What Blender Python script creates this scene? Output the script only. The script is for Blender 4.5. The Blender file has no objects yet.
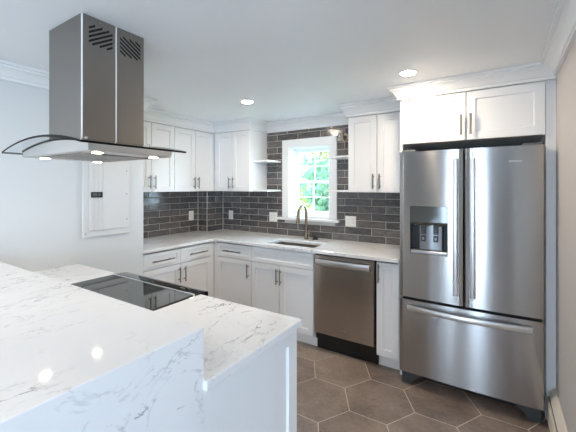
import bpy, bmesh, math, random
from mathutils import Vector, Matrix
random.seed(7)
S = bpy.context.scene
COL = S.collection
PI = math.pi

# ------------------------------------------------------------------ camera
cam = bpy.data.cameras.new('camera')
cam.sensor_fit = 'HORIZONTAL'; cam.sensor_width = 36.0
cam.lens = 331.8464 / 576 * 36
cam.shift_y = (187.62 - 216) / 576
cam.clip_start = 0.02
co = bpy.data.objects.new('camera', cam); COL.objects.link(co)
co.location = (3.3427, -3.3104, 1.4818)
co.rotation_euler = (PI / 2, 0, 0.5713)
S.camera = co

# ------------------------------------------------------------------ sky, daylight, exposure
W = bpy.data.worlds.new('sky'); S.world = W; W.use_nodes = True
wn = W.node_tree; wn.nodes.clear()
wo = wn.nodes.new('ShaderNodeOutputWorld'); wb = wn.nodes.new('ShaderNodeBackground')
tc = wn.nodes.new('ShaderNodeTexCoord'); sx = wn.nodes.new('ShaderNodeSeparateXYZ'); rp = wn.nodes.new('ShaderNodeValToRGB')
wn.links.new(tc.outputs['Generated'], sx.inputs[0]); wn.links.new(sx.outputs['Z'], rp.inputs[0])
wn.links.new(rp.outputs[0], wb.inputs[0]); wn.links.new(wb.outputs[0], wo.inputs[0])
e = rp.color_ramp.elements
e[0].position = 0.0; e[0].color = (0.63, 0.81, 1.0, 1)
e[1].position = 1.0; e[1].color = (0.46, 0.70, 1.0, 1)
SKY = 7.0
wb.inputs[1].default_value = SKY
W.cycles.sampling_method = 'AUTOMATIC'
vs = S.view_settings
S.display_settings.display_device = 'sRGB'
vs.view_transform = 'Standard'; vs.look = 'None'; vs.gamma = 1.0; vs.use_curve_mapping = False
vs.exposure = 1.7

def portal(loc, rot, sx_, sy_):
    l = bpy.data.lights.new('daylight_portal', 'AREA'); l.shape = 'RECTANGLE'; l.size = sx_; l.size_y = sy_
    l.cycles.is_portal = True
    o = bpy.data.objects.new('daylight_portal', l); COL.objects.link(o); o.location = loc; o.rotation_euler = rot
CAN_EMIT = 140.0      # recessed ceiling lamps
HOOD_EMIT = 17.0     # hood lamps

# ------------------------------------------------------------------ materials
def lin(c):
    return tuple((x / 12.92 if x <= 0.04045 else ((x + 0.055) / 1.055) ** 2.4) for x in c)
def rgb(r, g, b): return lin((r / 255, g / 255, b / 255)) + (1,)

def mat(name, color=(0.8, 0.8, 0.8, 1), rough=0.5, metal=0.0, coat=0.0, spec=0.5):
    m = bpy.data.materials.new(name); m.use_nodes = True
    b = m.node_tree.nodes['Principled BSDF']
    b.inputs['Base Color'].default_value = color
    b.inputs['Roughness'].default_value = rough; b.inputs['Metallic'].default_value = metal
    b.inputs['Coat Weight'].default_value = coat; b.inputs['Specular IOR Level'].default_value = spec
    return m
def nodes(m): return m.node_tree.nodes, m.node_tree.links, m.node_tree.nodes['Principled BSDF']
def coords(m, scale=(1, 1, 1), kind='Object'):
    n, l, b = nodes(m)
    t = n.new('ShaderNodeTexCoord'); mp = n.new('ShaderNodeMapping'); mp.inputs['Scale'].default_value = scale
    l.new(t.outputs[kind], mp.inputs[0]); return mp.outputs[0]
def noise(m, vec, scale, detail=3, rough=0.5, dist=0.0):
    n, l, b = nodes(m)
    x = n.new('ShaderNodeTexNoise'); x.inputs['Scale'].default_value = scale; x.inputs['Detail'].default_value = detail
    x.inputs['Roughness'].default_value = rough; x.inputs['Distortion'].default_value = dist
    l.new(vec, x.inputs['Vector']); return x.outputs[0]
def ramp(m, fac, stops):
    n, l, b = nodes(m)
    r = n.new('ShaderNodeValToRGB'); l.new(fac, r.inputs[0]); els = r.color_ramp.elements
    els[0].position, els[0].color = stops[0]; els[1].position, els[1].color = stops[-1]
    for p, c in stops[1:-1]:
        q = els.new(p); q.color = c
    return r.outputs[0]
def math_(m, op, a, bb):
    n, l, b = nodes(m)
    x = n.new('ShaderNodeMath'); x.operation = op
    for i, v in enumerate((a, bb)):
        if v is None: continue
        if isinstance(v, (int, float)): x.inputs[i].default_value = v
        else: l.new(v, x.inputs[i])
    return x.outputs[0]
def mixc(m, fac, a, c):
    n, l, b = nodes(m)
    x = n.new('ShaderNodeMix'); x.data_type = 'RGBA'
    for s, v in ((0, fac), (6, a), (7, c)):
        if isinstance(v, (tuple, float)): x.inputs[s].default_value = v
        else: l.new(v, x.inputs[s])
    return x.outputs[2]
def bump(m, h, strength, dist=0.002):
    n, l, b = nodes(m)
    x = n.new('ShaderNodeBump'); x.inputs['Strength'].default_value = strength; x.inputs['Distance'].default_value = dist
    l.new(h, x.inputs['Height']); l.new(x.outputs[0], b.inputs['Normal'])

def wall_paint(name, c):
    m = mat(name, c, 0.55); v = coords(m); bump(m, noise(m, v, 220, 2), 0.05, 0.001); return m
M = {}
M['wall'] = wall_paint('wall_paint', rgb(221, 224, 225))
M['wall_rear'] = wall_paint('wall_paint_taupe', rgb(146, 135, 126))
M['wall_right'] = wall_paint('wall_paint_greige', rgb(203, 199, 197))
M['ceiling'] = wall_paint('ceiling_paint', rgb(243, 246, 249))
M['trim'] = mat('trim_paint', rgb(238, 240, 241), 0.35)
M['cab'] = mat('cabinet_paint', rgb(238, 239, 240), 0.32)
M['toe'] = mat('toe_kick_paint', rgb(232, 233, 234), 0.45)
M['nickel'] = mat('brushed_nickel', rgb(140, 132, 124), 0.3, 1.0)
M['black'] = mat('black_plastic', rgb(16, 17, 18), 0.45)
M['recess_shade'] = mat('recess_shade_black', rgb(8, 8, 9), 0.8)  # near-black colour standing for shade inside slots and gaps
M['grey'] = mat('grey_plastic', rgb(92, 96, 99), 0.4)
M['foot'] = mat('dark_grey_plastic', rgb(62, 66, 70), 0.4)
M['silver'] = mat('silver_plastic', rgb(150, 153, 157), 0.3, 0.6)
M['glass_reflect'] = mat('glass_reflect_grey', rgb(74, 80, 80), 0.08, 0.0, 0.0, 0.9)  # control glass lightened, reflected window tone put into its colour
M['plate'] = mat('white_plastic', rgb(242, 241, 238), 0.3)
M['panel'] = mat('panel_enamel', rgb(226, 226, 225), 0.35)
M['glassblack'] = mat('black_ceramic_glass', rgb(14, 14, 15), 0.04, 0.0, 0.0, 0.9)
M['chrome'] = mat('polished_nickel', rgb(205, 196, 182), 0.1, 1.0)
M['bronze'] = mat('champagne_bronze', rgb(146, 127, 108), 0.25, 1.0)
M['heater'] = mat('heater_enamel', rgb(226, 219, 207), 0.4)
M['vinyl'] = mat('window_vinyl', rgb(244, 246, 247), 0.3)
M['ground'] = mat('lawn', rgb(90, 120, 60), 0.9)
M['bark'] = mat('bark', rgb(88, 72, 58), 0.9)

def steel(name, c, rough, aniso=0.75, rot=0.0):
    m = mat(name, c, rough, 1.0); n, l, b = nodes(m)
    b.inputs['Anisotropic'].default_value = aniso; b.inputs['Anisotropic Rotation'].default_value = rot
    t = n.new('ShaderNodeTangent'); t.direction_type = 'RADIAL'; t.axis = 'Z'; l.new(t.outputs[0], b.inputs['Tangent'])
    return m
M['steel'] = steel('stainless_steel', rgb(178, 176, 175), 0.2, 1.0, 0.25)
M['steel_dark'] = steel('stainless_steel_warm', rgb(190, 182, 174), 0.2, 1.0, 0.25)
M['steel_handle'] = mat('polished_steel', rgb(226, 226, 227), 0.3, 1.0)
M['steel_hood'] = mat('hood_steel', rgb(146, 142, 138), 0.33, 1.0)
M['steel_lit'] = mat('hood_steel_lit', rgb(214, 214, 214), 0.42, 1.0)  # lighter copy of the hood steel, bounce light put into its colour

def quartz():
    m = mat('veined_quartz', rgb(240, 240, 240), 0.07, 0.0, 0.0, 0.55); n, l, b = nodes(m)
    v = coords(m)
    rot = n.new('ShaderNodeMapping'); rot.inputs['Rotation'].default_value = (0.75, 0.1, 0.35); rot.inputs['Scale'].default_value = (3.9, 1.5, 2.6)
    l.new(v, rot.inputs[0]); rv = rot.outputs[0]
    def ridge(scale, dist, width, seed):
        of = n.new('ShaderNodeVectorMath'); of.operation = 'ADD'; of.inputs[1].default_value = (seed, seed * 0.7, -seed); l.new(rv, of.inputs[0])
        f = noise(m, of.outputs[0], scale, 7, 0.6, dist)
        d = math_(m, 'ABSOLUTE', math_(m, 'SUBTRACT', f, 0.5), None)
        return ramp(m, d, [(0.0, (1, 1, 1, 1)), (width * 0.4, (0.7, 0.7, 0.7, 1)), (width, (0, 0, 0, 1))])
    mask = ramp(m, noise(m, v, 2.1, 3, 0.6), [(0.48, (0, 0, 0, 1)), (0.60, (1, 1, 1, 1))])
    brk = ramp(m, noise(m, v, 22, 3, 0.6), [(0.38, (0, 0, 0, 1)), (0.54, (1, 1, 1, 1))])
    a = math_(m, 'MULTIPLY', math_(m, 'MULTIPLY', ridge(1.3, 0.9, 0.010, 5.3), mask), brk)
    mask2 = ramp(m, noise(m, v, 3.3, 3, 0.6), [(0.42, (0, 0, 0, 1)), (0.60, (1, 1, 1, 1))])
    a2 = math_(m, 'MULTIPLY', math_(m, 'MULTIPLY', math_(m, 'MULTIPLY', ridge(3.2, 0.8, 0.018, 7.7), mask2), brk), 0.32)
    cloud = ramp(m, noise(m, v, 1.8, 4), [(0.35, rgb(243, 243, 243)), (0.7, rgb(233, 234, 236))])
    tot = n.new('ShaderNodeClamp'); l.new(math_(m, 'ADD', math_(m, 'MULTIPLY', a, 0.95), a2), tot.inputs[0])
    l.new(mixc(m, tot.outputs[0], cloud, rgb(80, 86, 98)), b.inputs['Base Color'])
    return m
M['quartz'] = quartz()

def tile_mat():
    m = mat('glazed_grey_tile', rgb(88, 86, 86), 0.14, 0.0, 0.0, 0.5); n, l, b = nodes(m)
    at = n.new('ShaderNodeAttribute'); at.attribute_name = 'tone'
    v = coords(m, (1, 1, 3.0))
    f = noise(m, v, 14, 5, 0.62, 0.7)
    k = math_(m, 'ADD', math_(m, 'MULTIPLY', f, 0.75), math_(m, 'MULTIPLY', at.outputs['Fac'], 0.16))
    l.new(ramp(m, k, [(0.24, rgb(64, 62, 64)), (0.45, rgb(96, 92, 91)), (0.72, rgb(136, 131, 128))]), b.inputs['Base Color'])
    bump(m, noise(m, v, 9, 2), 0.5, 0.004)
    return m
M['tile'] = tile_mat()
M['grout'] = mat('light_grout', rgb(204, 200, 194), 0.85)
def floor_mat():
    m = mat('taupe_porcelain', rgb(128, 112, 100), 0.34); n, l, b = nodes(m)
    at = n.new('ShaderNodeAttribute'); at.attribute_name = 'tone'
    v = coords(m)
    f = noise(m, v, 3.5, 7, 0.65, 0.5); g = noise(m, v, 38, 4, 0.6)
    k = math_(m, 'ADD', math_(m, 'ADD', math_(m, 'MULTIPLY', f, 0.6), math_(m, 'MULTIPLY', g, 0.25)), math_(m, 'MULTIPLY', at.outputs['Fac'], 0.16))
    l.new(ramp(m, k, [(0.34, rgb(112, 99, 91)), (0.52, rgb(146, 131, 121)), (0.70, rgb(176, 161, 150))]), b.inputs['Base Color'])
    bump(m, g, 0.08, 0.001)
    return m
M['floor'] = floor_mat()
M['floorgrout'] = mat('beige_grout', rgb(214, 203, 190), 0.9)

def clear_glass(name, tint, refl=1.45):
    m = bpy.data.materials.new(name); m.use_nodes = True; n = m.node_tree.nodes; l = m.node_tree.links; n.clear()
    o = n.new('ShaderNodeOutputMaterial'); mx = n.new('ShaderNodeMixShader'); f = n.new('ShaderNodeFresnel'); f.inputs[0].default_value = refl
    t = n.new('ShaderNodeBsdfTransparent'); t.inputs[0].default_value = tint
    g = n.new('ShaderNodeBsdfGlossy'); g.inputs['Roughness'].default_value = 0.02
    geo = n.new('ShaderNodeNewGeometry'); k = n.new('ShaderNodeMath'); k.operation = 'MULTIPLY_ADD'; k.inputs[1].default_value = -1.0; k.inputs[2].default_value = 1.0
    l.new(geo.outputs['Backfacing'], k.inputs[0]); k2 = n.new('ShaderNodeMath'); k2.operation = 'MULTIPLY'; l.new(f.outputs[0], k2.inputs[0]); l.new(k.outputs[0], k2.inputs[1])
    l.new(k2.outputs[0], mx.inputs[0]); l.new(t.outputs[0], mx.inputs[1]); l.new(g.outputs[0], mx.inputs[2]); l.new(mx.outputs[0], o.inputs[0])
    return m
M['pane'] = clear_glass('window_glass', (0.97, 0.99, 0.98, 1))
M['hoodglass'] = clear_glass('canopy_glass', (0.95, 0.97, 0.98, 1), 1.4)
M['glassedge'] = mat('dark_glass_edge', rgb(5, 7, 9), 0.4, 0.0, 0.0, 0.15)
def emit(name, c, s):
    m = bpy.data.materials.new(name); m.use_nodes = True; n = m.node_tree.nodes; n.clear()
    o = n.new('ShaderNodeOutputMaterial'); x = n.new('ShaderNodeEmission'); x.inputs[0].default_value = c; x.inputs[1].default_value = s
    m.node_tree.links.new(x.outputs[0], o.inputs[0]); return m
M['can_glow'] = emit('warm_led_diffuser', (1.0, 0.83, 0.65, 1), CAN_EMIT)
M['hood_glow'] = emit('warm_hood_lamp', (1.0, 0.82, 0.62, 1), HOOD_EMIT)
def leaf_mat(name, a, bcol):
    m = mat(name, a, 0.5); n, l, b = nodes(m)
    at = n.new('ShaderNodeAttribute'); at.attribute_name = 'tone'
    l.new(mixc(m, at.outputs['Fac'], a, bcol), b.inputs['Base Color'])
    b.inputs['Transmission Weight'].default_value = 0.0
    tr = n.new('ShaderNodeBsdfTranslucent'); tr.inputs[0].default_value = bcol
    mx = n.new('ShaderNodeMixShader'); mx.inputs[0].default_value = 0.45
    out = [x for x in n if x.type == 'OUTPUT_MATERIAL'][0]
    l.new(b.outputs[0], mx.inputs[1]); l.new(tr.outputs[0], mx.inputs[2]); l.new(mx.outputs[0], out.inputs[0])
    return m
M['leaf1'] = leaf_mat('leaf_green', rgb(76, 92, 44), rgb(136, 152, 80))
M['leaf2'] = leaf_mat('leaf_bluegreen', rgb(50, 74, 52), rgb(98, 124, 94))

# ------------------------------------------------------------------ mesh helpers
def box(bm, x0, x1, y0, y1, z0, z1, bev=0.0, mi=0):
    x0, x1 = min(x0, x1), max(x0, x1); y0, y1 = min(y0, y1), max(y0, y1); z0, z1 = min(z0, z1), max(z0, z1)
    v = [bm.verts.new(p) for p in ((x0, y0, z0), (x1, y0, z0), (x1, y1, z0), (x0, y1, z0), (x0, y0, z1), (x1, y0, z1), (x1, y1, z1), (x0, y1, z1))]
    fs = [bm.faces.new([v[i] for i in q]) for q in ((3, 2, 1, 0), (4, 5, 6, 7), (0, 1, 5, 4), (1, 2, 6, 5), (2, 3, 7, 6), (3, 0, 4, 7))]
    for f in fs: f.material_index = mi
    if bev > 0:
        ed = list({e_ for f in fs for e_ in f.edges})
        r = bmesh.ops.bevel(bm, geom=ed, offset=bev, segments=1, affect='EDGES')
        for f in r['faces']: f.material_index = mi
    return fs
def prism(bm, pts, axis, a0, a1, mi=0, bev=0.0):
    """closed polygon pts (2D) extruded along axis 'x','y' or 'z' from a0 to a1"""
    def P(p, a):
        return {'x': (a, p[0], p[1]), 'y': (p[0], a, p[1]), 'z': (p[0], p[1], a)}[axis]
    A = [bm.verts.new(P(p, a0)) for p in pts]; B = [bm.verts.new(P(p, a1)) for p in pts]
    n = len(pts); fs = [bm.faces.new(A[::-1]), bm.faces.new(B)]
    for i in range(n): fs.append(bm.faces.new((A[i], A[(i + 1) % n], B[(i + 1) % n], B[i])))
    for f in fs: f.material_index = mi
    if bev:
        ed = list({e_ for f in fs[:2] for e_ in f.edges})
        bmesh.ops.bevel(bm, geom=ed, offset=bev, segments=1, affect='EDGES')
    return fs
def frame_of(d):
    d = d.normalized(); u = Vector((0, 0, 1)).cross(d)
    if u.length < 1e-4: u = Vector((1, 0, 0))
    u.normalize(); return u, d.cross(u)
def tube(bm, pts, r, seg=12, mi=0, cap=True):
    pts = [Vector(p) for p in pts]; rs = r if isinstance(r, (list, tuple)) else [r] * len(pts)
    rings = []; pu = None
    for i, p in enumerate(pts):
        d = (pts[min(i + 1, len(pts) - 1)] - pts[max(i - 1, 0)])
        if pu is None: u, w = frame_of(d)
        else:
            dn = d.normalized(); u = pu - dn * pu.dot(dn); u.normalize(); w = dn.cross(u)
        pu = u
        rings.append([bm.verts.new(p + (u * math.cos(2 * PI * k / seg) + w * math.sin(2 * PI * k / seg)) * rs[i]) for k in range(seg)])
    for a, b in zip(rings, rings[1:]):
        for k in range(seg):
            f = bm.faces.new((a[k], a[(k + 1) % seg], b[(k + 1) % seg], b[k])); f.material_index = mi
    if cap:
        for q in (rings[0][::-1], rings[-1]):
            f = bm.faces.new(q); f.material_index = mi
def lathe(bm, c, prof, seg=24, mi=0, axis='z'):
    """prof: list of (radius, height)"""
    def P(r, h, a):
        x, y = r * math.cos(a), r * math.sin(a)
        q = {'z': (x, y, h), 'y': (x, h, -y), 'x': (h, x, y)}[axis]
        return Vector(c) + Vector(q)
    rings = [[bm.verts.new(P(max(r, 1e-5), h, 2 * PI * k / seg)) for k in range(seg)] for r, h in prof]
    for a, b in zip(rings, rings[1:]):
        for k in range(seg):
            f = bm.faces.new((a[k], a[(k + 1) % seg], b[(k + 1) % seg], b[k])); f.material_index = mi
    for q in (rings[0][::-1], rings[-1]):
        f = bm.faces.new(q); f.material_index = mi
def sweep(bm, path, prof, mi=0):
    """prof (out, z) swept along a 2D path, out = to the right of travel, mitred"""
    n = len(path); rings = []
    for i, p in enumerate(path):
        p = Vector(p)
        def nrm(a, b):
            d = (Vector(b) - Vector(a)).normalized(); return Vector((d.y, -d.x))
        if i == 0: m = nrm(path[0], path[1])
        elif i == n - 1: m = nrm(path[-2], path[-1])
        else:
            a, b = nrm(path[i - 1], path[i]), nrm(path[i], path[i + 1]); m = (a + b) / (1 + a.dot(b))
        rings.append([bm.verts.new((p.x + m.x * o, p.y + m.y * o, z)) for o, z in prof])
    k = len(prof)
    for a, b in zip(rings, rings[1:]):
        for j in range(k):
            f = bm.faces.new((a[j], a[(j + 1) % k], b[(j + 1) % k], b[j])); f.material_index = mi
    bm.faces.new(rings[0]); bm.faces.new(rings[-1][::-1])
def B(): return bmesh.new()
def obj(name, bm, m, parent=None, angle=32, smooth=True):
    bmesh.ops.recalc_face_normals(bm, faces=bm.faces[:])
    me = bpy.data.meshes.new(name); bm.to_mesh(me); bm.free()
    for x in (m if isinstance(m, (list, tuple)) else [m]): me.materials.append(x)
    if smooth:
        me.shade_smooth(); me.set_sharp_from_angle(angle=math.radians(angle))
    o = bpy.data.objects.new(name, me); COL.objects.link(o)
    if parent: o.parent = parent
    return o
def thing(name, label, cat, loc=(0, 0, 0), rotz=0.0, group=None):
    o = bpy.data.objects.new(name, None); COL.objects.link(o); o.empty_display_size = 0.1
    o.location = loc; o.rotation_euler = (0, 0, rotz); o['label'] = label; o['category'] = cat
    if group: o['group'] = group
    return o
def tag(o, label, cat, group=None, kind=None):
    o['label'] = label; o['category'] = cat
    if group: o['group'] = group
    if kind: o['kind'] = kind
    return o
def struct(name, bm, m, parent=None, **k):
    o = obj(name, bm, m, parent, **k)
    if parent is None: o['kind'] = 'structure'
    return o

# ------------------------------------------------------------------ dimensions
CEIL = 2.27
XP = 0.6823          # painted wall on the left (with the breaker panel)
YP = -1.535          # where that wall ends and the cabinet recess starts
XR = 3.636           # right wall
YR = -6.6            # wall behind the camera
XF = 6.2             # far right wall of the adjoining room
YC = -3.05           # end of the right wall
ZU = 1.437; ZCR = 2.15
WX0, WX1, WZ0, WZ1 = 1.235, 1.765, 1.155, 1.955   # window opening

# ------------------------------------------------------------------ room shell
b = B()
# hexagonal floor tiles over a grout bed
HX, HY, HR = 2.2465, -0.806, 0.2468
rt3 = math.sqrt(3)
fx0, fx1, fy0, fy1 = 0.0, XF, YR, 0.0
tone = b.faces.layers.float.new('tone')
def clip(poly, axis, lim, keep_less):
    out = []
    for i in range(len(poly)):
        p, q = poly[i], poly[(i + 1) % len(poly)]
        ip = (p[axis] <= lim) if keep_less else (p[axis] >= lim); iq = (q[axis] <= lim) if keep_less else (q[axis] >= lim)
        if ip: out.append(p)
        if ip != iq:
            t = (lim - p[axis]) / (q[axis] - p[axis]); out.append((p[0] + t * (q[0] - p[0]), p[1] + t * (q[1] - p[1])))
    return out
for i in range(-8, 13):
    for j in range(-16, 5):
        cx = HX + i * 1.5 * HR; cy = HY + (j + (0.5 if i % 2 else 0)) * rt3 * HR
        ro, ri = HR - 0.0028, HR - 0.0042
        polys = []
        for r in (ro, ri):
            pl = [(cx + r * math.cos(k * PI / 3), cy + r * math.sin(k * PI / 3)) for k in range(6)]
            for ax, lim, less in ((0, fx0, False), (0, fx1, True), (1, fy0, False), (1, fy1, True)):
                if pl: pl = clip(pl, ax, lim, less)
            polys.append(pl)
        if len(polys[0]) < 3 or len(polys[1]) < 3: continue
        t = random.random()
        if len(polys[0]) == len(polys[1]):
            lo = [b.verts.new((x, y, -0.0018)) for x, y in polys[0]]; hi = [b.verts.new((x, y, 0)) for x, y in polys[1]]
            n = len(lo)
            for k in range(n):
                f = b.faces.new((lo[k], lo[(k + 1) % n], hi[(k + 1) % n], hi[k])); f[tone] = t
        else: hi = [b.verts.new((x, y, 0)) for x, y in polys[1]]
        f = b.faces.new(hi); f[tone] = t
box(b, fx0, fx1, fy0, fy1, -0.08, -0.0015, 0, 1)
struct('floor', b, [M['floor'], M['floorgrout']])

b = B(); box(b, -0.1, XF + 0.1, YR - 0.1, 0.25, CEIL, CEIL + 0.1); struct('ceiling', b, M['ceiling'])
b = B(); box(b, -0.12, XP, YR, YP, 0, CEIL); box(b, -0.12, 0, YP, 0.2, 0, CEIL)
struct('wall_left', b, M['wall'])
b = B()   # back wall with the window opening
for r in ((0, WX0, 0, CEIL), (WX1, XR, 0, CEIL), (WX0, WX1, 0, WZ0), (WX0, WX1, WZ1, CEIL)):
    box(b, r[0], r[1], 0.0, 0.2, r[2], r[3])
struct('wall_back', b, M['wall'])
b = B(); box(b, XR, XR + 0.12, YC, 0.2, 0, CEIL); struct('wall_right', b, M['wall_right'])
b = B(); box(b, XR + 0.12, XF, YC, YC + 0.12, 0, CEIL); struct('wall_side', b, M['wall_right'])

def wall_with_holes(name, axis, pos, thick, a0, a1, holes, m):
    """wall in plane axis=pos; holes (a0,a1,z0,z1) sorted along a"""
    bb = B()
    def add(p0, p1, z0, z1):
        if axis == 'y': box(bb, p0, p1, pos, pos + thick, z0, z1)
        else: box(bb, pos, pos + thick, p0, p1, z0, z1)
    c = a0
    for h in holes:
        add(c, h[0], 0, CEIL); add(h[0], h[1], 0, h[2]); add(h[0], h[1], h[3], CEIL); c = h[1]
    add(c, a1, 0, CEIL)
    return struct(name, bb, m)
REAR = [(2.10, 2.38, 0.1, 2.1), (2.80, 3.25, 0.1, 2.1), (5.3, 6.15, 0.1, 2.1)]  # rightmost opening added out of view for extra daylight; others follow refrigerator reflections
SIDE = [(-6.35, -5.6, 0.1, 2.15)]  # unseen opening added for side daylight
wall_with_holes('wall_rear', 'y', YR - 0.12, 0.12, XP, XF, REAR, M['wall_rear'])
wall_with_holes('wall_far', 'x', XF, 0.12, YR, YC, SIDE, M['wall'])
k = 2
for h in REAR:
    bb = B(); fr = 0.06
    box(bb, h[0], h[0] + fr, YR - 0.1, YR - 0.02, h[2], h[3]); box(bb, h[1] - fr, h[1], YR - 0.1, YR - 0.02, h[2], h[3])
    box(bb, h[0], h[1], YR - 0.1, YR - 0.02, h[2], h[2] + fr); box(bb, h[0], h[1], YR - 0.1, YR - 0.02, h[3] - fr, h[3])
    struct('window_%d' % k, bb, M['vinyl']); k += 1
    portal(((h[0] + h[1]) / 2, YR - 0.13, (h[2] + h[3]) / 2), (PI / 2, 0, 0), h[1] - h[0], h[3] - h[2])
for h in SIDE:
    bb = B(); fr = 0.06
    box(bb, XF + 0.02, XF + 0.1, h[0], h[0] + fr, h[2], h[3]); box(bb, XF + 0.02, XF + 0.1, h[1] - fr, h[1], h[2], h[3])
    box(bb, XF + 0.02, XF + 0.1, h[0], h[1], h[2], h[2] + fr); box(bb, XF + 0.02, XF + 0.1, h[0], h[1], h[3] - fr, h[3])
    struct('window_%d' % k, bb, M['vinyl']); k += 1
    portal((XF + 0.13, (h[0] + h[1]) / 2, (h[2] + h[3]) / 2), (PI / 2, 0, PI / 2), h[1] - h[0], h[3] - h[2])
portal(((WX0 + WX1) / 2, 0.24, (WZ0 + WZ1) / 2), (-PI / 2, 0, 0), WX1 - WX0, WZ1 - WZ0)

# crown mouldings
def crown(z0, z1=CEIL - 0.001, d=0.075):
    h = z1 - z0
    p = [(0, 0), (0.014, 0), (0.014, 0.19), (0.022, 0.23), (0.028, 0.36), (0.040, 0.52), (0.056, 0.65), (0.062, 0.68), (0.062, 0.80), (0.078, 0.83), (0.078, 1.0), (0, 1.0)]
    return [(o * d / 0.075, z0 + t * h) for o, t in p]
b = B(); sweep(b, [(XP, YR), (XP, YP), (0.34, YP)], crown(2.165)); struct('trim_1', b, M['trim'], angle=24)
b = B(); sweep(b, [(0.91, 0.0), (2.115, 0.0)], crown(2.15)); struct('trim_2', b, M['trim'], angle=24)
b = B(); sweep(b, [(XR, -0.63), (XR, YC)], crown(2.185, d=0.085)); struct('trim_3', b, M['trim'], angle=24)

# tiled backsplash, real tiles with rounded edges
CHX, CHD = 0.171, 0.294
TW, TH, TG = 0.2915, 0.0753, 0.0054
def tile_wall(bm, lay, place, u0, u1, z0, z1, hole=None, uoff=0.0):
    rows = int((z1 - z0) / TH) + 2
    for r in range(rows):
        a = 0.914 + (r + math.floor((z0 - 0.914) / TH)) * TH
        idx = r + math.floor((z0 - 0.914) / TH)
        off = uoff + (TW / 2 if idx % 2 == 0 else 0)
        c = math.floor((u0 - off) / TW)
        while off + c * TW < u1:
            rects = [[max(off + c * TW, u0), min(off + (c + 1) * TW, u1), max(a, z0), min(a + TH, z1)]]
            if hole:
                nr = []
                for R in rects:
                    if R[0] >= hole[1] or R[1] <= hole[0] or R[2] >= hole[3] or R[3] <= hole[2]: nr.append(R); continue
                    if R[0] < hole[0]: nr.append([R[0], hole[0], R[2], R[3]])
                    if R[1] > hole[1]: nr.append([hole[1], R[1], R[2], R[3]])
                rects = nr
            t = random.random()
            for (p, q, s, w) in rects:
                if q - p < 0.012 or w - s < 0.012: continue
                g = TG / 2; e_ = 0.004; tl = [random.uniform(-0.0009, 0.0009) for _ in range(4)]
                lo = [(p + g, s + g), (q - g, s + g), (q - g, w - g), (p + g, w - g)]
                hi = [(p + g + e_, s + g + e_), (q - g - e_, s + g + e_), (q - g - e_, w - g - e_), (p + g + e_, w - g - e_)]
                L = [bm.verts.new(place(u, 0.003, z)) for u, z in lo]; H = [bm.verts.new(place(u, 0.0075 + tl[k2], z)) for k2, (u, z) in enumerate(hi)]
                fs = [bm.faces.new(H)] + [bm.faces.new((L[i], L[(i + 1) % 4], H[(i + 1) % 4], H[i])) for i in range(4)]
                for f in fs: f[lay] = t
            c += 1
b = B(); ly = b.faces.layers.float.new('tone')
hole = (WX0 - 0.06, WX1 + 0.06, WZ0 - 0.03, WZ1 + 0.06)
for r in ((CHX, hole[0], 0.90, ZU), (hole[1], 2.665, 0.90, ZU), (hole[0], hole[1], 0.90, hole[2])): box(b, r[0], r[1], -0.004, 0, r[2], r[3], 0, 1)   # grout beds
for r in ((0.90, hole[0], ZU, 2.16), (hole[1], 2.12, ZU, 2.16), (hole[0], hole[1], hole[3], 2.16)): box(b, r[0], r[1], -0.004, 0, r[2], r[3], 0, 1)
tile_wall(b, ly, lambda u, d, z: (u, -0.002 - d, z), CHX + 0.006, 2.665, 0.917, ZU, (hole[0], hole[1], hole[2], ZU), 2.23 - 8 * TW)
tile_wall(b, ly, lambda u, d, z: (u, -0.002 - d, z), 0.905, 2.12, ZU, 2.16, hole, 2.23 - 8 * TW)
bs = struct('trim_4', b, [M['tile'], M['grout']])
b = B(); ly = b.faces.layers.float.new('tone')
box(b, 0.0, 0.004, YP, -CHD, 0.90, ZU, 0, 1)
tile_wall(b, ly, lambda u, d, z: (0.002 + d, u, z), YP, -CHD - 0.006, 0.917, ZU, None, -CHD)
struct('trim_5', b, [M['tile'], M['grout']])
b = B(); ly = b.faces.layers.float.new('tone')          # boxed pipe chase in the corner
box(b, 0.0, CHX, -CHD, 0.0, 0.0, ZU, 0, 1)
tile_wall(b, ly, lambda u, d, z: (u, -CHD - d + 0.002, z), 0.012, CHX - 0.001, 0.917, ZU, None, -0.05)
tile_wall(b, ly, lambda u, d, z: (CHX + d - 0.002, u, z), -CHD + 0.001, -0.012, 0.917, ZU, None, -CHD / 2 - TW)
struct('trim_6', b, [M['tile'], M['grout']])

# ------------------------------------------------------------------ window over the sink
def sash(bm, x0, x1, y, z0, z1, st, top, bot, t=0.035):
    box(bm, x0, x0 + st, y, y + t, z0, z1, 0.003); box(bm, x1 - st, x1, y, y + t, z0, z1, 0.003)
    box(bm, x0 + st, x1 - st, y + 0.001, y + t - 0.001, z0, z0 + bot, 0.002); box(bm, x0 + st, x1 - st, y + 0.001, y + t - 0.001, z1 - top, z1, 0.002)
    gx = (x0 + x1) / 2; gz = (z0 + bot + z1 - top) / 2; m_ = 0.007
    box(bm, gx - m_, gx + m_, y + 0.01, y + 0.025, z0 + bot, z1 - top, 0.002); box(bm, x0 + st, x1 - st, y + 0.01, y + 0.025, gz - m_, gz + m_, 0.002)
b = B()
box(b, WX0, WX0 + 0.012, -0.01, 0.2, WZ0, WZ1); box(b, WX1 - 0.012, WX1, -0.01, 0.2, WZ0, WZ1)
box(b, WX0, WX1, -0.01, 0.2, WZ1 - 0.012, WZ1); box(b, WX0, WX1, 0.0, 0.2, WZ0, WZ0 + 0.012)
win = struct('window_1', b, M['trim'])
b = B(); cw = 0.088
for x0, x1 in ((WX0 - cw, WX0 + 0.004), (WX1 - 0.004, WX1 + cw)): box(b, x0, x1, -0.028, 0, 1.135, WZ1 + cw, 0.004)
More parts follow.
